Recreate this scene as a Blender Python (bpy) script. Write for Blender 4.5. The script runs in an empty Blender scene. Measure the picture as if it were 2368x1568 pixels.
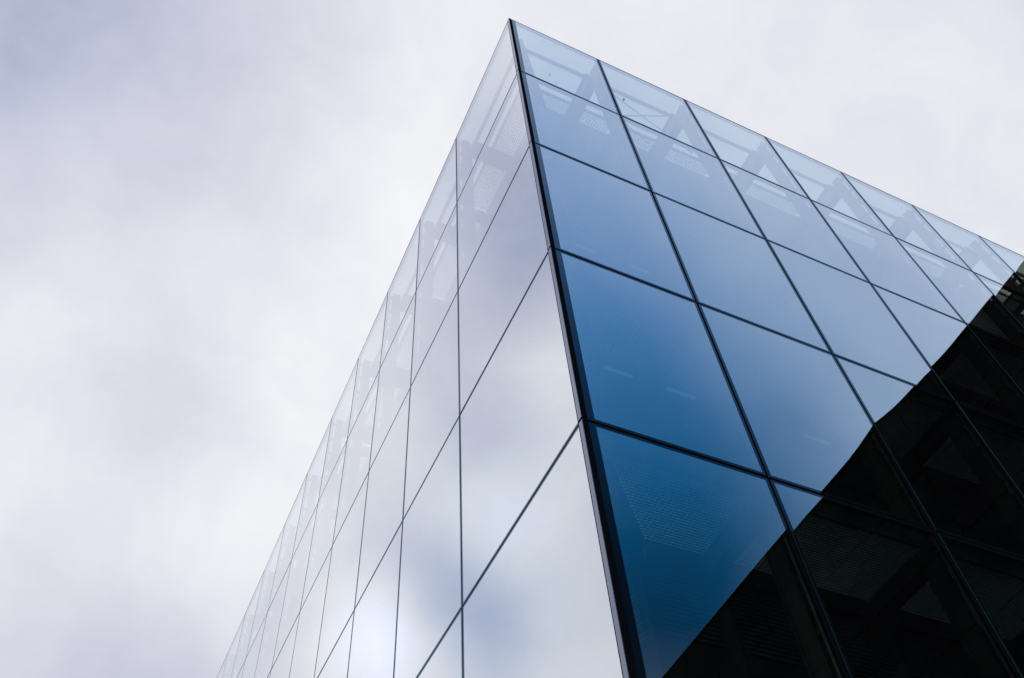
import bpy, bmesh, math, random
from mathutils import Matrix, Vector

SC = bpy.context.scene
COL = SC.collection
random.seed(7)

# ------------------------------------------------------------------ measures
# one unit U is one window bay (2.7 m); the roof corner of the glass building stands at (0, 0)
U = 2.7
BAY0X, BAYX, NX = 0.9551, 1.0, 9          # bays along the right-hand street
BAY0Y, BAYY, NY = 1.3079, 1.0034, 14      # bays along the left-hand street
ROW, NROW = 1.45455, 6
CAM = (-1.42981, -2.03957, -8.66111)      # in units, from the roof corner
ZROOF = (8.66111 * U) + 1.65              # eye height 1.65 m


def W(x, y, z):
    """units from the roof corner -> metres in the world"""
    return (x * U, y * U, z * U + ZROOF)


# ------------------------------------------------------------------ camera
cam_d = bpy.data.cameras.new("camera")
cam = bpy.data.objects.new("camera", cam_d)
COL.objects.link(cam)
R = ((0.8980710528, -0.4318156584, -0.0836876401),
     (0.3082691016, 0.7536323766, -0.5805242475),
     (0.3137491752, 0.4955537086, 0.8099308470))
M = Matrix(((R[0][0], -R[1][0], -R[2][0]), (R[0][1], -R[1][1], -R[2][1]), (R[0][2], -R[1][2], -R[2][2]))).to_4x4()
M.translation = W(*CAM)
cam.matrix_world = M
cam_d.sensor_width = 36.0
cam_d.lens = 36.0 * 2070.541 / 2368.0
cam_d.shift_x = -(1255.59 - 1184.0) / 2368.0
cam_d.shift_y = (786.95 - 784.0) / 2368.0
cam_d.clip_start = 0.05
cam_d.clip_end = 3000.0
SC.camera = cam

# ------------------------------------------------------------------ exposure
SC.view_settings.view_transform = 'Standard'
SC.view_settings.look = 'None'
SC.view_settings.exposure = 0.0
SC.view_settings.gamma = 1.0
SC.cycles.max_bounces = 14
SC.cycles.transparent_max_bounces = 24
SC.cycles.glossy_bounces = 6
SC.cycles.caustics_reflective = False
SC.cycles.caustics_refractive = False

# ------------------------------------------------------------------ sky: Nishita blue with a broken cloud layer
SUN_AZ, SUN_EL = math.radians(190.0), math.radians(52.0)
world = bpy.data.worlds.new("World")
SC.world = world
world.use_nodes = True
NT = world.node_tree
NT.nodes.clear()


def nd(t, tree=None, **kw):
    n = (tree or NT).nodes.new(t)
    for k, v in kw.items():
        setattr(n, k, v)
    return n


def lk(a, b, tree=None):
    (tree or NT).links.new(a, b)


def mth(op, a, b=None, c=None, tree=None, clamp=False):
    tree = tree or NT
    n = tree.nodes.new('ShaderNodeMath')
    n.operation = op
    n.use_clamp = clamp
    for i, v in enumerate((a, b, c)):
        if v is None:
            continue
        if isinstance(v, (int, float)):
            n.inputs[i].default_value = v
        else:
            tree.links.new(v, n.inputs[i])
    return n.outputs[0]


tc = nd('ShaderNodeTexCoord')
direc = tc.outputs['Generated']
nz1 = nd('ShaderNodeTexNoise')
nz1.inputs['Scale'].default_value = 4.0
nz1.inputs['Detail'].default_value = 5.0
nz1.inputs['Roughness'].default_value = 0.55
lk(direc, nz1.inputs['Vector'])
off = nd('ShaderNodeVectorMath', operation='SUBTRACT')
off.inputs[1].default_value = (0.5, 0.5, 0.5)
lk(nz1.outputs['Color'], off.inputs[0])
scl = nd('ShaderNodeVectorMath', operation='SCALE')
scl.inputs['Scale'].default_value = 0.09
lk(off.outputs[0], scl.inputs[0])
add = nd('ShaderNodeVectorMath', operation='ADD')
lk(direc, add.inputs[0])
lk(scl.outputs[0], add.inputs[1])
nrm = nd('ShaderNodeVectorMath', operation='NORMALIZE')
lk(add.outputs[0], nrm.inputs[0])
wdir = nrm.outputs[0]


def blob(d, k, amp, src=wdir):
    n = nd('ShaderNodeVectorMath', operation='DOT_PRODUCT')
    lk(src, n.inputs[0])
    n.inputs[1].default_value = Vector(d).normalized()
    e = mth('MULTIPLY_ADD', n.outputs['Value'], k * 1.442695, -k * 1.442695)
    return mth('MULTIPLY', mth('POWER', 2.0, e), amp)


# brighter and darker patches of the cloud layer: direction, spread and strength
CLOUDS = [
    (-0.229, 0.396, 0.889, 0.0100, -0.108),
    (-0.171, 0.405, 0.898, 0.0100, -0.097),
    (-0.118, 0.346, 0.931, 0.0100, -0.136),
    (-0.047, 0.340, 0.939, 0.0100, -0.030),
    (0.054, 0.299, 0.953, 0.0100, 0.087),
    (0.139, 0.317, 0.938, 0.0100, -0.031),
    (0.205, 0.194, 0.959, 0.0100, 0.023),
    (0.412, 0.122, 0.903, 0.0100, 0.016),
    (0.567, -0.010, 0.824, 0.0100, 0.030),
    (0.518, 0.150, 0.842, 0.0100, -0.016),
    (-0.079, 0.437, 0.896, 0.0100, 0.148),
    (-0.240, 0.520, 0.820, 0.0100, -0.088),
    (-0.169, 0.472, 0.865, 0.0100, 0.017),
    (0.089, 0.442, 0.893, 0.0100, 0.150),
    (-0.039, 0.548, 0.836, 0.0100, -0.151),
    (-0.103, 0.602, 0.792, 0.0100, 0.170),
    (0.101, 0.545, 0.832, 0.0100, 0.029),
    (-0.088, 0.686, 0.722, 0.0100, -0.243),
    (-0.015, 0.710, 0.705, 0.0100, -0.170),
    (0.044, 0.641, 0.766, 0.0100, 0.068),
    (-0.108, 0.763, 0.637, 0.0100, 0.023),
    (-0.089, 0.823, 0.561, 0.0100, -0.020),
    (0.010, 0.835, 0.550, 0.0100, -0.405),
    (0.017, 0.775, 0.631, 0.0100, 0.313),
    (0.072, 0.704, 0.706, 0.0100, 0.036),
    (0.060, 0.815, 0.577, 0.0100, 0.016),
    (-0.165, 0.711, 0.684, 0.0100, -0.127),
    (-0.258, 0.461, 0.849, 0.0100, -0.047),
    (-0.210, 0.362, 0.908, 0.0100, -0.110),
    (-0.134, 0.434, 0.891, 0.0100, 0.082),
    (-0.198, 0.533, 0.823, 0.0100, -0.100),
    (-0.007, 0.390, 0.921, 0.0100, -0.045),
    (0.047, 0.382, 0.923, 0.0100, -0.121),
    (-0.067, 0.495, 0.866, 0.0100, -0.042),
    (-0.126, 0.790, 0.601, 0.0100, 0.035),
    (-0.094, 0.842, 0.531, 0.0100, 0.045),
    (0.036, 0.504, 0.863, 0.0100, -0.112),
    (0.127, 0.404, 0.906, 0.0100, 0.094),
    (-0.009, 0.602, 0.798, 0.0100, 0.149),
    (0.002, 0.669, 0.743, 0.0100, -0.018),
    (-0.072, 0.760, 0.646, 0.0100, 0.064),
    (-0.173, 0.315, 0.933, 0.0035, 0.077),
    (-0.217, 0.457, 0.863, 0.0035, 0.195),
    (-0.274, 0.431, 0.860, 0.0035, -0.072),
    (-0.298, 0.465, 0.834, 0.0035, -0.044),
    (-0.341, 0.531, 0.776, 0.0035, 0.308),
    (-0.174, 0.601, 0.780, 0.0035, 0.107),
    (-0.319, 0.605, 0.730, 0.0035, -0.315),
    (-0.273, 0.717, 0.642, 0.0035, -0.579),
    (-0.270, 0.676, 0.686, 0.0035, 0.041),
    (-0.360, 0.619, 0.698, 0.0035, 0.190),
    (-0.353, 0.734, 0.580, 0.0035, -0.086),
    (-0.427, 0.699, 0.574, 0.0035, 0.218),
    (-0.225, 0.765, 0.603, 0.0035, 0.803),
    (-0.178, 0.768, 0.615, 0.0035, -0.317),
    (-0.220, 0.652, 0.725, 0.0035, 0.107),
    (-0.136, 0.720, 0.680, 0.0035, 0.276),
    (-0.314, 0.671, 0.671, 0.0035, 0.529),
    (-0.368, 0.680, 0.634, 0.0035, -0.234),
    (0.202, -0.242, 0.949, 0.0120, -0.068),
    (0.391, -0.228, 0.892, 0.0120, -0.052),
    (0.282, -0.329, 0.901, 0.0120, 0.032),
    (0.326, -0.349, 0.878, 0.0120, 0.017),
    (0.355, -0.390, 0.850, 0.0120, -0.081),
    (0.421, -0.427, 0.800, 0.0120, -0.108),
    (0.467, -0.495, 0.732, 0.0120, -0.187),
    (0.448, -0.547, 0.708, 0.0120, -0.072),
    (0.478, -0.609, 0.633, 0.0120, -0.124),
    (0.508, -0.630, 0.588, 0.0120, -0.249),
    (0.577, -0.430, 0.695, 0.0120, 0.146),
    (0.473, -0.341, 0.813, 0.0120, 0.170),
    (0.531, -0.367, 0.764, 0.0120, 0.101),
    (0.638, -0.226, 0.736, 0.0120, 0.068),
    (0.501, -0.351, 0.791, 0.0120, 0.134),
    (0.425, -0.289, 0.858, 0.0120, 0.178),
    (0.525, -0.250, 0.814, 0.0120, -0.060),
    (0.492, -0.446, 0.748, 0.0120, -0.103),
    (0.377, -0.469, 0.798, 0.0120, -0.137),
    (0.319, -0.391, 0.864, 0.0120, -0.120),
    (0.605, -0.276, 0.747, 0.0120, -0.075),
    (0.472, -0.237, 0.849, 0.0120, -0.056),
    (0.360, -0.246, 0.900, 0.0120, 0.029),
    (0.250, -0.293, 0.923, 0.0120, 0.045),
    (0.302, -0.210, 0.930, 0.0120, -0.106),
    (0.551, -0.213, 0.807, 0.0120, -0.131)
]
acc = None
for cx_, cy_, cz_, s_, a_ in CLOUDS:
    o_ = blob((cx_, cy_, cz_), 1.0 / s_, a_)
    acc = o_ if acc is None else mth('ADD', acc, o_)
# fine wisps
nz2 = nd('ShaderNodeTexNoise')
nz2.inputs['Scale'].default_value = 9.0
nz2.inputs['Detail'].default_value = 7.0
nz2.inputs['Roughness'].default_value = 0.60
nz2.inputs['Distortion'].default_value = 0.4
lk(direc, nz2.inputs['Vector'])
wisp = mth('MULTIPLY', mth('SUBTRACT', nz2.outputs['Fac'], 0.5), 0.21)
bright = mth('ADD', mth('ADD', acc, 0.80), wisp)
ramp = nd('ShaderNodeValToRGB')
lk(mth('DIVIDE', bright, 1.6), ramp.inputs['Fac'])
cr = ramp.color_ramp
cr.elements[0].position = 0.2
cr.elements[0].color = (0.26, 0.30, 0.45, 1)
cr.elements[1].position = 1.0
cr.elements[1].color = (1.45, 1.47, 1.70, 1)
for pos_, c_ in ((0.306, (0.455, 0.49, 0.635)), (0.40, (0.635, 0.645, 0.755)), (0.50, (0.79, 0.80, 0.87)), (0.5625, (0.895, 0.90, 0.93)), (0.70, (1.06, 1.07, 1.18))):
    e_ = cr.elements.new(pos_)
    e_.color = (*c_, 1)
cl10 = nd('ShaderNodeVectorMath', operation='SCALE')
cl10.inputs['Scale'].default_value = 10.0
lk(ramp.outputs['Color'], cl10.inputs[0])

sky = nd('ShaderNodeTexSky')
sky.sky_type = 'NISHITA'
sky.sun_disc = False
sky.sun_elevation = SUN_EL
sky.sun_rotation = math.radians(90.0) - SUN_AZ
sky.air_density = 1.2
sky.dust_density = 0.2
sky.ozone_density = 4.0
blue = nd('ShaderNodeVectorMath', operation='MULTIPLY')
lk(sky.outputs['Color'], blue.inputs[0])
blue.inputs[1].default_value = (0.15, 1.68, 2.12)


def azel(az, el):
    az, el = math.radians(az), math.radians(el)
    return (math.cos(el) * math.cos(az), math.cos(el) * math.sin(az), math.sin(el))


# the gap in the clouds lies behind the photographer, low over the right-hand street
GAPS = [
    (0.202, -0.242, 0.949, 0.0450, -0.051),
    (0.391, -0.228, 0.892, 0.0450, -0.111),
    (0.282, -0.329, 0.901, 0.0450, 0.187),
    (0.326, -0.349, 0.878, 0.0450, 0.200),
    (0.355, -0.390, 0.850, 0.0450, 0.139),
    (0.421, -0.427, 0.800, 0.0450, -0.036),
    (0.467, -0.495, 0.732, 0.0450, -0.141),
    (0.478, -0.609, 0.633, 0.0450, 0.452),
    (0.508, -0.630, 0.588, 0.0450, 0.625),
    (0.577, -0.430, 0.695, 0.0450, -0.035),
    (0.473, -0.341, 0.813, 0.0450, 0.092),
    (0.531, -0.367, 0.764, 0.0450, 0.054),
    (0.595, -0.330, 0.733, 0.0450, 0.242),
    (0.638, -0.226, 0.736, 0.0450, 0.132),
    (0.501, -0.351, 0.791, 0.0450, 0.073),
    (0.425, -0.289, 0.858, 0.0450, 0.092),
    (0.525, -0.250, 0.814, 0.0450, -0.063),
    (0.550, -0.465, 0.693, 0.0450, -0.119),
    (0.492, -0.446, 0.748, 0.0450, -0.146),
    (0.377, -0.469, 0.798, 0.0450, -0.031),
    (0.319, -0.391, 0.864, 0.0450, 0.170),
    (0.605, -0.276, 0.747, 0.0450, 0.238),
    (0.614, -0.232, 0.755, 0.0450, 0.064),
    (0.472, -0.237, 0.849, 0.0450, -0.152),
    (0.250, -0.293, 0.923, 0.0450, 0.110),
    (0.302, -0.210, 0.930, 0.0450, -0.106),
    (0.551, -0.213, 0.807, 0.0450, -0.279),
    (-0.273, 0.717, 0.642, 0.0035, 0.065),
    (-0.318, 0.732, 0.603, 0.0035, 0.030),
    (-0.353, 0.734, 0.580, 0.0035, 0.070),
    (-0.319, 0.605, 0.730, 0.0035, 0.060),
    (-0.368, 0.680, 0.634, 0.0035, 0.050),
    (-0.238, 0.434, 0.869, 0.0035, 0.040)
]
gap = None
for gx_, gy_, gz_, s_, a_ in GAPS:
    o_ = blob((gx_, gy_, gz_), 1.0 / s_, a_)
    gap = o_ if gap is None else mth('ADD', gap, o_)
gap = mth('MULTIPLY', gap, mth('MULTIPLY_ADD', nz1.outputs['Fac'], 0.24, 0.88))
dusk = nd('ShaderNodeVectorMath', operation='SCALE')
lk(blue.outputs[0], dusk.inputs[0])
lk(mth('SUBTRACT', 1.0, blob(azel(-52, 33), 22.0, 0.845)), dusk.inputs['Scale'])
gapc = mth('MINIMUM', mth('MAXIMUM', gap, 0.0), 1.0)
mixs = nd('ShaderNodeMix', data_type='RGBA')
lk(gapc, mixs.inputs['Factor'])
lk(cl10.outputs[0], mixs.inputs['A'])
lk(dusk.outputs[0], mixs.inputs['B'])
bg = nd('ShaderNodeBackground')
bg.inputs['Strength'].default_value = 0.1
lk(mixs.outputs['Result'], bg.inputs['Color'])
wo = nd('ShaderNodeOutputWorld')
lk(bg.outputs[0], wo.inputs['Surface'])

# ------------------------------------------------------------------ sun (veiled by the clouds)
sl = bpy.data.lights.new("sun", 'SUN')
sl.energy = 3.0
sl.angle = math.radians(12.0)
sl.color = (1.0, 0.96, 0.9)
so = bpy.data.objects.new("sun", sl)
COL.objects.link(so)
so.location = (0, 0, 80)
so.rotation_euler = Vector(azel(190, 52)).to_track_quat('Z', 'Y').to_euler()


# ------------------------------------------------------------------ materials
def newmat(name):
    m = bpy.data.materials.new(name)
    m.use_nodes = True
    m.node_tree.nodes.clear()
    return m, m.node_tree


def solid(name, col, rough=0.5, metal=0.0, var=0.12, vscale=3.0, bump=0.0, spec=0.5):
    m, t = newmat(name)
    o = nd('ShaderNodeOutputMaterial', t)
    b = nd('ShaderNodeBsdfPrincipled', t)
    lk(b.outputs[0], o.inputs[0], t)
    b.inputs['Roughness'].default_value = rough
    b.inputs['Metallic'].default_value = metal
    b.inputs['Specular IOR Level'].default_value = spec
    tcn = nd('ShaderNodeTexCoord', t)
    n = nd('ShaderNodeTexNoise', t)
    n.inputs['Scale'].default_value = vscale
    n.inputs['Detail'].default_value = 6.0
    lk(tcn.outputs['Object'], n.inputs['Vector'], t)
    mx = nd('ShaderNodeMix', t, data_type='RGBA')
    lk(n.outputs['Fac'], mx.inputs['Factor'], t)
    mx.inputs['A'].default_value = (*[c * (1 - var) for c in col], 1)
    mx.inputs['B'].default_value = (*[min(1, c * (1 + var)) for c in col], 1)
    lk(mx.outputs['Result'], b.inputs['Base Color'], t)
    if bump:
        bp = nd('ShaderNodeBump', t)
        bp.inputs['Strength'].default_value = bump
        lk(n.outputs['Fac'], bp.inputs['Height'], t)
        lk(bp.outputs[0], b.inputs['Normal'], t)
    return m


def fresnel_rgb(t, powers, scale):
    lw = nd('ShaderNodeLayerWeight', t)
    lw.inputs['Blend'].default_value = 0.5
    cc = nd('ShaderNodeCombineColor', t)
    for i, (p, s) in enumerate(zip(powers, scale)):
        v = mth('MULTIPLY', mth('POWER', lw.outputs['Facing'], p, tree=t), s, tree=t)
        lk(v, cc.inputs[i], t)
    return cc.outputs[0]


def coated_glass(name, powers, scale, tint, dirt=True):
    """solar-control glass: mirror share rising towards grazing view, the rest let through with a teal tint"""
    m, t = newmat(name)
    o = nd('ShaderNodeOutputMaterial', t)
    rc = fresnel_rgb(t, powers, scale)
    g = nd('ShaderNodeBsdfGlossy', t)
    g.inputs['Roughness'].default_value = 0.0
    lk(rc, g.inputs['Color'], t)
    tr = nd('ShaderNodeBsdfTransparent', t)
    inv = nd('ShaderNodeVectorMath', t, operation='SUBTRACT')
    inv.inputs[0].default_value = (1, 1, 1)
    lk(rc, inv.inputs[1], t)
    mu = nd('ShaderNodeVectorMath', t, operation='MULTIPLY')
    lk(inv.outputs[0], mu.inputs[0], t)
    mu.inputs[1].default_value = tint
    lk(mu.outputs[0], tr.inputs['Color'], t)
    a = nd('ShaderNodeAddShader', t)
    lk(g.outputs[0], a.inputs[0], t)
    lk(tr.outputs[0], a.inputs[1], t)
    lk(a.outputs[0], o.inputs[0], t)
    return m


def frit_glass(name, powers, scale, col):
    m, t = newmat(name)
    o = nd('ShaderNodeOutputMaterial', t)
    rc = fresnel_rgb(t, powers, scale)
    g = nd('ShaderNodeBsdfGlossy', t)
    g.inputs['Roughness'].default_value = 0.0
    lk(rc, g.inputs['Color'], t)
    d = nd('ShaderNodeBsdfDiffuse', t)
    d.inputs['Color'].default_value = (*col, 1)
    a = nd('ShaderNodeAddShader', t)
    lk(g.outputs[0], a.inputs[0], t)
    lk(d.outputs[0], a.inputs[1], t)
    lk(a.outputs[0], o.inputs[0], t)
    return m


POW = (0.55, 0.50, 0.42)
GLASS = coated_glass("coated_glass", POW, (0.93, 0.94, 0.95), (0.76, 0.97, 0.93))
GLASS_IN = coated_glass("inner_glass_sheet", (4.0, 4.0, 4.0), (0.30, 0.32, 0.34), (0.97, 0.99, 0.98))
FRIT = frit_glass("printed_glass_border", (3.6, 3.1, 2.8), (0.70, 0.74, 0.80), (0.004, 0.008, 0.012))
EDGE = solid("glass_edge", (0.01, 0.05, 0.06), 0.25, spec=0.6)
GASKET = solid("black_gasket", (0.006, 0.007, 0.009), 0.6, spec=0.0)
CAPDARK = solid("dark_aluminium", (0.012, 0.016, 0.025), 0.35, spec=0.4)
CAPLITE = solid("pale_aluminium", (0.17, 0.19, 0.26), 0.2, metal=0.85, var=0.05)
STEEL = solid("painted_steel", (0.032, 0.035, 0.042), 0.5, var=0.10, vscale=6.0, spec=0.2)
FRAMEM = solid("frame_profile", (0.07, 0.08, 0.10), 0.4, var=0.08)
GRATE = solid("galvanised_grating", (0.34, 0.44, 0.49), 0.45, var=0.12, vscale=8.0)
WALLM = solid("inner_wall_panel", (0.012, 0.016, 0.02), 0.3, var=0.2, vscale=0.8, spec=0.3)
PILM = solid("inner_wall_pilaster", (0.018, 0.024, 0.028), 0.5, spec=0.2)
LOUV = solid("inner_wall_louvre", (0.03, 0.038, 0.042), 0.45, spec=0.2)
ROOFM = solid("roof_gravel", (0.22, 0.22, 0.22), 0.9, var=0.3, vscale=30.0, bump=0.3)
SLABM = solid("plinth_stone", (0.12, 0.12, 0.13), 0.7, var=0.2, vscale=5.0)
BLACKM = solid("black_cladding", (0.0015, 0.0015, 0.002), 0.9, var=0.3, vscale=0.6, spec=0.0)
BLACKW = solid("black_window_glass", (0.001, 0.001, 0.0015), 0.6, spec=0.0)
PAVEM = solid("dark_paving", (0.035, 0.035, 0.037), 0.85, var=0.25, vscale=0.7, bump=0.1)
GRIME = solid("dry_grime", (0.015, 0.013, 0.012), 0.9)


def lampmat(name, col, s):
    m, t = newmat(name)
    o = nd('ShaderNodeOutputMaterial', t)
    e = nd('ShaderNodeEmission', t)
    e.inputs['Color'].default_value = (*col, 1)
    e.inputs['Strength'].default_value = s
    lk(e.outputs[0], o.inputs[0], t)
    return m


LAMPM = lampmat("lamp_diffuser", (0.45, 0.8, 1.0), 0.12)


# ------------------------------------------------------------------ mesh helpers (positions in units)
class MB:
    def __init__(self):
        self.v, self.f, self.m, self.s = [], [], [], []

    def quad(self, pts, mat=0, smooth=False):
        b = len(self.v)
        self.v += [W(*p) for p in pts]
        self.f.append(tuple(range(b, b + len(pts))))
        self.m.append(mat)
        self.s.append(smooth)

    def box(self, x0, x1, y0, y1, z0, z1, mat=0):
        b = len(self.v)
        self.v += [W(x, y, z) for x in (x0, x1) for y in (y0, y1) for z in (z0, z1)]
        for q in ((0, 1, 3, 2), (4, 6, 7, 5), (0, 4, 5, 1), (2, 3, 7, 6), (0, 2, 6, 4), (1, 5, 7, 3)):
            self.f.append(tuple(b + i for i in q))
            self.m.append(mat)
            self.s.append(False)

    def prism(self, poly, z0, z1, mat=0):
        """poly: counter-clockwise (x, y) points"""
        n = len(poly)
        b = len(self.v)
        self.v += [W(x, y, z0) for x, y in poly] + [W(x, y, z1) for x, y in poly]
        fs = [tuple(b + i for i in reversed(range(n))), tuple(b + n + i for i in range(n))]
        fs += [(b + i, b + (i + 1) % n, b + n + (i + 1) % n, b + n + i) for i in range(n)]
        for q in fs:
            self.f.append(q)
            self.m.append(mat)
            self.s.append(False)

    def tube(self, p, q, r, n=8, mat=0):
        p, q = Vector(p), Vector(q)
        d = (q - p).normalized()
        a = d.orthogonal().normalized()
        c = d.cross(a)
        b = len(self.v)
        for e in (p, q):
            for i in range(n):
                t = 2 * math.pi * i / n
                self.v.append(W(*(e + r * (math.cos(t) * a + math.sin(t) * c))))
        for i in range(n):
            j = (i + 1) % n
            self.f.append((b + i, b + j, b + n + j, b + n + i))
            self.m.append(mat)
            self.s.append(True)
        self.f.append(tuple(b + i for i in reversed(range(n))))
        self.f.append(tuple(b + n + i for i in range(n)))
        self.m += [mat, mat]
        self.s += [False, False]

    def merge(self, o):
        b = len(self.v)
        self.v += o.v
        self.f += [tuple(i + b for i in q) for q in o.f]
        self.m += o.m
        self.s += o.s

    def mesh(self, name, mats):
        me = bpy.data.meshes.new(name)
        me.from_pydata(self.v, [], self.f)
        for mt in (mats if isinstance(mats, (list, tuple)) else [mats]):
            me.materials.append(mt)
        me.polygons.foreach_set('material_index', self.m)
        me.polygons.foreach_set('use_smooth', self.s)
        me.update()
        return me

    def obj(self, name, mats, parent=None, kind=None, label=None):
        o = bpy.data.objects.new(name, self.mesh(name, mats))
        COL.objects.link(o)
        if parent is not None:
            o.parent = parent
            o.matrix_parent_inverse = parent.matrix_world.inverted()
        if kind:
            o['kind'] = kind
        if label:
            o['label'] = label
        return o


def empty(name, loc, label, cat):
    o = bpy.data.objects.new(name, None)
    COL.objects.link(o)
    o.location = loc
    o['label'] = label
    o['category'] = cat
    bpy.context.view_layer.update()
    return o


def swap(mb):
    """the same shapes along the other street: x and y trade places"""
    o = MB()
    o.v = [(y, x, z) for x, y, z in mb.v]
    o.f = [tuple(reversed(q)) for q in mb.f]
    o.m, o.s = list(mb.m), list(mb.s)
    return o


def place_parts(items, name, mats, parent, limit=100):
    """items: (distance, MB); nearest ones as parts, whatever exceeds the limit as one"""
    items.sort(key=lambda q: q[0])
    for d_, mb in items[:limit]:
        mb.obj(name, mats, parent)
    if len(items) > limit:
        r = MB()
        for d_, mb in items[limit:]:
            r.merge(mb)
        r.obj(name, mats, parent, kind='stuff')


# ------------------------------------------------------------------ ground
g = MB()
gz = -ZROOF / U
g.quad([(-300, -300, gz), (300, -300, gz), (300, 300, gz), (-300, 300, gz)])
gr = g.obj("pavement", PAVEM)
gr['kind'] = 'structure'

# ------------------------------------------------------------------ the glass building
XC = [0.0] + [BAY0X + i * BAYX for i in range(NX)]
YC = [0.0] + [BAY0Y + i * BAYY for i in range(NY)]
ZB = -ROW * NROW
XE, YE = XC[-1], YC[-1]
tower = empty("glass_building", W(XE / 2, YE / 2, gz),
              "glass corner building with a pale mirroring side, a blue side and thin black joints", "building")

GAP = 0.0085     # half a joint
GAPL = 0.0056    # half a joint on the mirror side
BRD = 0.016     # printed border of a pane
TH = 0.014       # thickness of a pane


def pane(a0, a1, z0, z1, seed, brd0=BRD, brd=BRD, wave=1.0):
    """a pane in the plane y = 0 facing -y, slightly bowed and tilted as real double glazing is"""
    rnd = random.Random(seed)
    w, h = a1 - a0, z1 - z0
    bow = wave * rnd.uniform(0.0010, 0.0026) * rnd.choice((1, 1, -1))
    ux, uz = wave * rnd.uniform(-0.0015, 0.0015), wave * rnd.uniform(-0.0015, 0.0015)
    tx, tz = wave * rnd.uniform(-0.0022, 0.0022), wave * rnd.uniform(-0.0022, 0.0022)

    def coords(lo, hi):
        inn = [lo + brd + (hi - lo - 2 * brd) * i / 8 for i in range(9)]
        return [lo] + inn + [hi]
    xs, zs = coords(a0, a1), coords(z0, z1)
    xs[1] = a0 + brd0

    def dep(x, z, k):
        p, q = 2 * (x - a0) / w - 1, 2 * (z - z0) / h - 1
        return (1 - p * p) * (1 - q * q) * k * (1 + (tx * p + tz * q) / bow) + ux * p * w / 2 + uz * q * h / 2
    mb = MB()
    nx, nz = len(xs), len(zs)
    for side in (0, 1):
        b = len(mb.v)
        for z in zs:
            for x in xs:
                y = -dep(x, z, bow) + 0.0015 if side == 0 else TH + dep(x, z, bow * -0.8)
                mb.v.append(W(x, y, z))
        for j in range(nz - 1):
            for i in range(nx - 1):
                q = (b + j * nx + i, b + j * nx + i + 1, b + (j + 1) * nx + i + 1, b + (j + 1) * nx + i)
                brd = i in (0, nx - 2) or j in (0, nz - 2)
                mb.f.append(q if side == 0 else q[::-1])
                mb.m.append(1 if brd and side == 0 else (0 if side == 0 else (1 if brd else 2)))
                mb.s.append(True)
    n = nx * nz
    ring = [i for i in range(nx)] + [j * nx + nx - 1 for j in range(1, nz)] + \
           [(nz - 1) * nx + i for i in range(nx - 2, -1, -1)] + [j * nx for j in range(nz - 2, 0, -1)]
    b2 = len(mb.v)
    mb.v += [mb.v[i] for i in ring] + [mb.v[i + n] for i in ring]
    L = len(ring)
    for i in range(L):
        k = (i + 1) % L
        mb.f.append((b2 + k, b2 + i, b2 + L + i, b2 + L + k))
        mb.m.append(3)
        mb.s.append(False)
    return mb


def dist(x, y, z):
    return math.dist((x, y, z), CAM)


CORN = 0.028
panes = []
for r in range(NROW):
    z1, z0 = -ROW * r - GAP, -ROW * (r + 1) + GAP
    if r == 0:
        z1 = -0.004
    for c in range(NX):
        a0, a1 = (CORN if c == 0 else XC[c] + GAP), XC[c + 1] - GAP
        vis = 0 if (c <= 7 - r * 1.1 + 0.6) else 40
        panes.append((dist((a0 + a1) / 2, 0, (z0 + z1) / 2) + vis, pane(a0, a1, z0, z1, 100 * r + c, 0.036 if c == 0 else BRD)))
    for c in range(NY):
        a0, a1 = (CORN - 0.0032 if c == 0 else YC[c] + GAPL), YC[c + 1] - GAPL
        vis = 0 if c <= 13 - r * 2.6 + 0.5 else 40
        panes.append((dist(0, (a0 + a1) / 2, (z0 + z1) / 2) + vis, swap(pane(a0, a1, z0 - GAP + GAPL, z1 + (GAP - GAPL if r else 0), 5000 + 100 * r + c, 0.011, 0.011, 0.4))))
place_parts(panes, "glass_pane", [GLASS, FRIT, GLASS_IN, EDGE], tower)

# joints: black gasket recessed between the panes, with the frame profile behind the glass
for c in range(1, NX + 1):
    m = MB()
    m.box(XC[c] - GAP, XC[c] + GAP, 0.004, TH + 0.001, ZB, -0.004)
    m.box(XC[c] - 0.022, XC[c] + 0.022, TH + 0.003, 0.032, ZB, -0.012, 1)
    m.obj("mullion", [GASKET, FRAMEM], tower)
for c in range(1, NY + 1):
    m = MB()
    m.box(YC[c] - GAPL, YC[c] + GAPL, 0.004, TH + 0.001, ZB, -0.004)
    m.box(YC[c] - 0.022, YC[c] + 0.022, TH + 0.003, 0.032, ZB, -0.012, 1)
    swap(m).obj("mullion", [GASKET, FRAMEM], tower)
for side in (0, 1):
    CC = (XC, YC)[side]
    for r in range(1, NROW + 1):
        m = MB()
        gp = (GAP, GAPL)[side]
        for c in range(len(CC) - 1):
            a0, a1 = (CORN if c == 0 else CC[c] + gp + 0.0005), CC[c + 1] - gp - 0.0005
            m.box(a0, a1, 0.004, TH + 0.001, -ROW * r - gp, -ROW * r + gp)
            m.box(a0 + (0.02 if c else 0.03), a1 - 0.018, TH + 0.003, 0.032, -ROW * r - 0.020, -ROW * r + 0.020, 1)
        (swap(m) if side else m).obj("transom", [GASKET, FRAMEM], tower)
    m = MB()
    m.box(CORN, CC[-1], 0.0, TH + 0.004, -0.0035, 0.003)
    m.box(CORN, CC[-1], TH + 0.0045, 0.03, -0.018, -0.004, 1)
    (swap(m) if side else m).obj("coping", [(CAPDARK, CAPLITE)[side], FRAMEM], tower)

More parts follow.
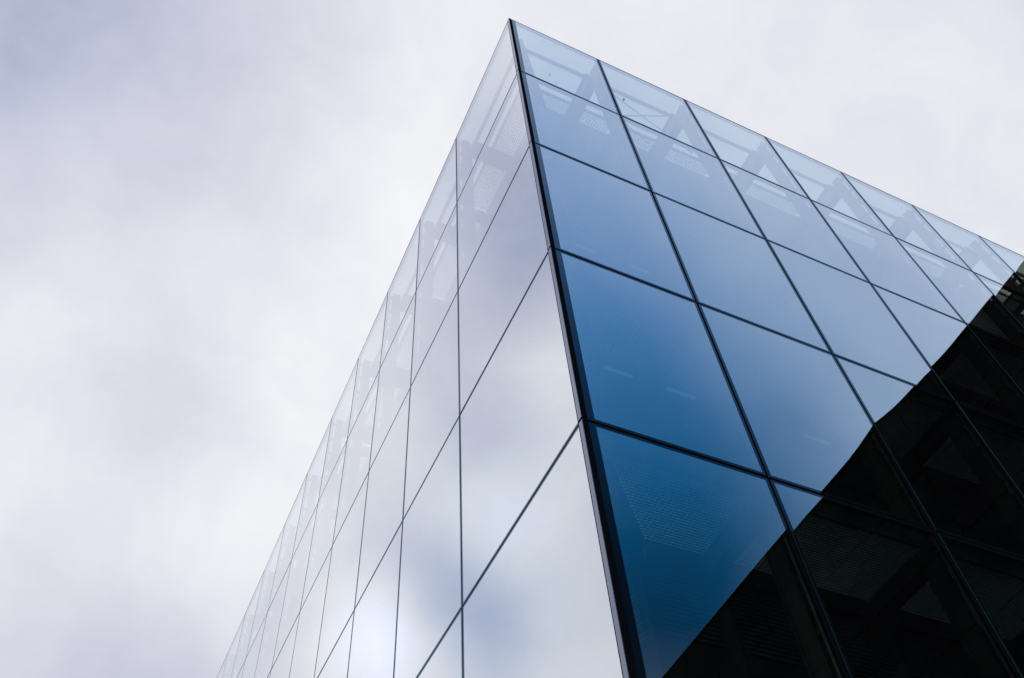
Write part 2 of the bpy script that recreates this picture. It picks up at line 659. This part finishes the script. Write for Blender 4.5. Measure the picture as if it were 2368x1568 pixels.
# corner: black post flush with the blue side, pale strip on the mirror side
m = MB()
m.box(0.0, CORN - 0.003, 0.0, 0.0385, ZB, 0.003)
m.box(CORN + 0.004, 0.075, 0.02, 0.05, ZB, -0.006, 1)
m.obj("corner_post", [GASKET, CAPDARK], tower)
for r in range(NROW):
    m = MB()
    m.box(-0.0045, -0.0012, 0.0, CORN - 0.0015, -ROW * (r + 1) + GAP, -ROW * r - (GAP if r else 0))
    m.obj("corner_trim", CAPLITE, tower)

# ------------------------------------------------------------------ steelwork and walkways behind the glass
WD = 0.545       # depth of the walkway zone
posts = []


def post(cx):
    m = MB()
    z = -0.26
    # web plate with rounded haunch under the top beam, outer edge notched where the glass fixings sit
    m.box(cx - 0.016, cx + 0.016, 0.062, 0.150, ZB, -0.02)
    for k in range(int(ROW * NROW / 0.26)):
        zz = -0.10 - k * 0.26
        m.box(cx - 0.010, cx + 0.010, 0.033, 0.0618, zz - 0.03, zz)
    m.box(cx - 0.026, cx + 0.026, 0.1502, 0.160, ZB, -0.26)
    return m


def haunched_beam(cx, z1, dep, th, y0, y1, fl=True):
    m = MB()
    m.box(cx - th * 0.5, cx + th * 0.5, y0, y1, z1 - dep, z1)
    if fl:
        m.box(cx - th * 0.9, cx + th * 0.9, y0 + 0.004, y1, z1 - dep - 0.014, z1 - dep - 0.0005)
        m.box(cx - th * 0.9, cx + th * 0.9, y0 + 0.004, y1, z1 + 0.0005, z1 + 0.014)
    return m


ps, bs = [], []
for c in range(1, NX):
    ps.append((dist(XC[c], 0, -3), post(XC[c])))
    bs.append((0, haunched_beam(XC[c], -0.02, 0.20, 0.055, 0.1705, 1.30)))
    for r in range(1, NROW):
        b = haunched_beam(XC[c], -ROW * r - 0.055, 0.09, 0.075, 0.170, WD - 0.004, False)
        bs.append((dist(XC[c], 0.3, -ROW * r), b))
for c in range(1, NY):
    ps.append((dist(0, YC[c], -3), swap(post(YC[c]))))
    bs.append((0, swap(haunched_beam(YC[c], -0.02, 0.20, 0.055, 0.1705, 1.30))))
    for r in range(1, NROW):
        b = swap(haunched_beam(YC[c], -ROW * r - 0.055, 0.09, 0.075, 0.170, WD - 0.004, False))
        bs.append((dist(0.3, YC[c], -ROW * r), b))
place_parts(ps, "steel_post", STEEL, tower)
place_parts(bs, "outrigger_beam", STEEL, tower)

# corner post and mitre beams
m = MB()
m.prism([(0.105, 0.075), (0.165, 0.135), (0.135, 0.165), (0.075, 0.105)], ZB, -0.02)
m.obj("corner_column", STEEL, tower)
for r in range(0, NROW):
    m = MB()
    t = 0.035
    z = -0.02 if r == 0 else -ROW * r - 0.055
    e = WD - 0.03 if r else 1.2
    m.prism([(0.152 + t, 0.152 - t), (e + t, e - t), (e - t, e + t), (0.152 - t, 0.152 + t)], z - (0.2 if r == 0 else 0.09), z)
    m.obj("mitre_beam", STEEL, tower)

# gratings: real bars, one panel per bay and level; the corner panel is cut on the mitre
PV, PU = 0.0165, 0.027
G0, G1 = 0.085, 0.515


def grating(a0, a1, z, mitre=False):
    m = MB()
    n = int((G1 - G0) / PV)
    for i in range(n + 1):
        y = G0 + i * PV
        s = max(a0, y + 0.075) if mitre else a0
        m.box(s, a1, y - 0.0030, y + 0.0030, z - 0.0070, z)
    k = int((a1 - a0) / PU)
    for i in range(k + 1):
        x = a0 + i * PU
        t = min(G1, x - 0.075) if mitre else G1
        if t > G0 + 0.02:
            m.box(x - 0.0016, x + 0.0016, G0, t, z - 0.0035, z - 0.0008)
    return m


gs = []
for r in range(1, NROW):
    z = -ROW * r - 0.040
    for c in range(NX):
        a0, a1 = (0.16 if c == 0 else XC[c] + 0.046), XC[c + 1] - 0.046
        gs.append((dist(a0, 0.3, z), grating(a0, a1, z, c == 0)))
    for c in range(NY):
        a0, a1 = (0.16 if c == 0 else YC[c] + 0.046), YC[c + 1] - 0.046
        gs.append((dist(0.3, a0, z), swap(grating(a0, a1, z, c == 0))))
place_parts(gs, "walkway_grating", GRATE, tower)

for side in (0, 1):
    E = (XE, YE)[side]
    CC = (XC, YC)[side]
    for r in range(1, NROW):
        z = -ROW * r
        m = MB()
        m.box(WD - 0.022 + 0.06, E, WD - 0.020, WD - 0.0045, z - 0.15, z - 0.035)
        (swap(m) if side else m).obj("edge_beam", STEEL, tower)
        m = MB()
        m.box(0.13, E, 0.062, 0.076, z - 0.075, z - 0.03)
        (swap(m) if side else m).obj("edge_beam", STEEL, tower)
    # guard rail behind the parapet glass
    m = MB()
    m.tube((0.16, 0.175, -0.14), (E, 0.175, -0.14), 0.019)
    (swap(m) if side else m).obj("guard_rail", STEEL, tower)
    # inner wall with joints
    m = MB()
    zt = -0.33
    for c in range(len(CC) - 1):
        a0, a1 = (WD + 0.004 if c == 0 else CC[c] + 0.005), CC[c + 1] - 0.005
        for r in range(NROW):
            m.box(a0, a1, WD, WD + 0.03, -ROW * (r + 1) + 0.006, min(zt, -ROW * r - 0.006))
    m.box(WD + 0.0305, E, WD + 0.0305, WD + 0.06, ZB, zt)
    (swap(m) if side else m).obj("inner_wall", WALLM, tower)
    for c in range(1, len(CC) - 1):
        m = MB()
        m.box(CC[c] - 0.035, CC[c] + 0.035, WD - 0.003, WD - 0.0005, ZB, zt)
        (swap(m) if side else m).obj("pilaster", PILM, tower)
    lv = []
    for r in range(1, 5):
        for c in range(0, 6):
            m = MB()
            a0, a1 = (WD + 0.05 if c == 0 else CC[c] + 0.06), CC[c + 1] - 0.06
            for k in range(14):
                zz = -ROW * r - 0.20 - k * 0.026
                m.box(a0, a1, WD - 0.016, WD - 0.004, zz - 0.012, zz)
            lv.append((dist(a0, 0.5, zz), swap(m) if side else m))
    place_parts(lv, "louvre_panel", LOUV, tower)

# wind bracing of the second bay
for p, q in (((1.0, 0.19, -0.05), (1.92, 0.19, -0.98)), ((1.92, 0.19, -0.05), (1.0, 0.19, -0.98)), ((1.02, 0.19, -0.75), (1.5, 0.19, -1.40))):
    m = MB()
    m.tube(p, q, 0.0065)
    m.obj("brace_rod", STEEL, tower)
for x in (0.99, 1.92):
    m = MB()
    m.prism([(x - 0.05, 0.182), (x + 0.05, 0.182), (x + 0.05, 0.196), (x - 0.05, 0.196)], -0.30, -0.20)
    m.obj("gusset_plate", STEEL, tower)

# lamps along the inner edge of the walkways
for r, spans in ((2, ((0.58, 0.76), (1.02, 1.20))), (3, ((0.59, 0.78), (1.02, 1.22), (2.05, 2.25)))):
    for a0, a1 in spans:
        m = MB()
        m.box(a0, a1, 0.518, 0.536, -ROW * r - 0.170, -ROW * r - 0.160)
        m.obj("wall_lamp", LAMPM, tower)

# roof and plinth
m = MB()
m.prism([(WD + 0.0605, WD + 0.0605), (XE, WD + 0.0605), (XE, YE), (WD + 0.0605, YE)], -0.60, -0.45)
m.obj("roof", ROOFM, tower)
m = MB()
m.box(-0.02, XE, -0.02, YE, gz, ZB - 0.0)
m.obj("plinth", SLABM, tower)
m = MB()
m.box(XE + 0.001, XE + 0.05, 0.02, YE + 0.05, gz, -0.004)
m.box(0.02, XE, YE + 0.001, YE + 0.05, gz, -0.004)
m.obj("back_wall", SLABM, tower)

# specks of dirt on the outer glass
for x, z, s in ((1.075, -0.965, 0.016), (0.31, -1.21, 0.008), (0.36, -1.35, 0.006)):
    m = MB()
    m.prism([(x - s * 0.35, -0.006), (x + s * 0.3, -0.006), (x + s * 0.4, -0.003), (x - s * 0.2, -0.003)], z - s, z + s)
    m.obj("grime_speck", GRIME, tower)

# ------------------------------------------------------------------ the black building across the lane
BX = 10.6
BH = CAM[2] + 1.062 * (BX - CAM[0])
bb = empty("black_building", W(BX + 4, -10, gz),
           "plain black building mirrored as a dark wedge in the blue glass", "building")
m = MB()
m.box(BX + 0.02, BX + 8, -20.0, -0.6, gz, BH - 0.03)
m.obj("wall", BLACKM, bb)
m = MB()
for j in range(9):
    for i in range(19):
        y = -19.95 + i * 1.02
        z = BH - 0.15 - j * 1.45
        if z - 1.42 > gz:
            m.box(BX, BX + 0.0195, y + 0.01, y + 1.0, z - 1.42, z)
m.obj("cladding", BLACKM, bb)
m = MB()
m.box(BX - 0.01, BX + 8.02, -20.02, -0.58, BH - 0.029, BH)
m.obj("coping", BLACKM, bb)
for j in range(8):
    m = MB()
    z = BH - 0.6 - j * 1.45
    m.box(BX - 0.006, BX - 0.0005, -19.4, -1.4, z - 0.55, z)
    m.obj("window", BLACKW, bb)
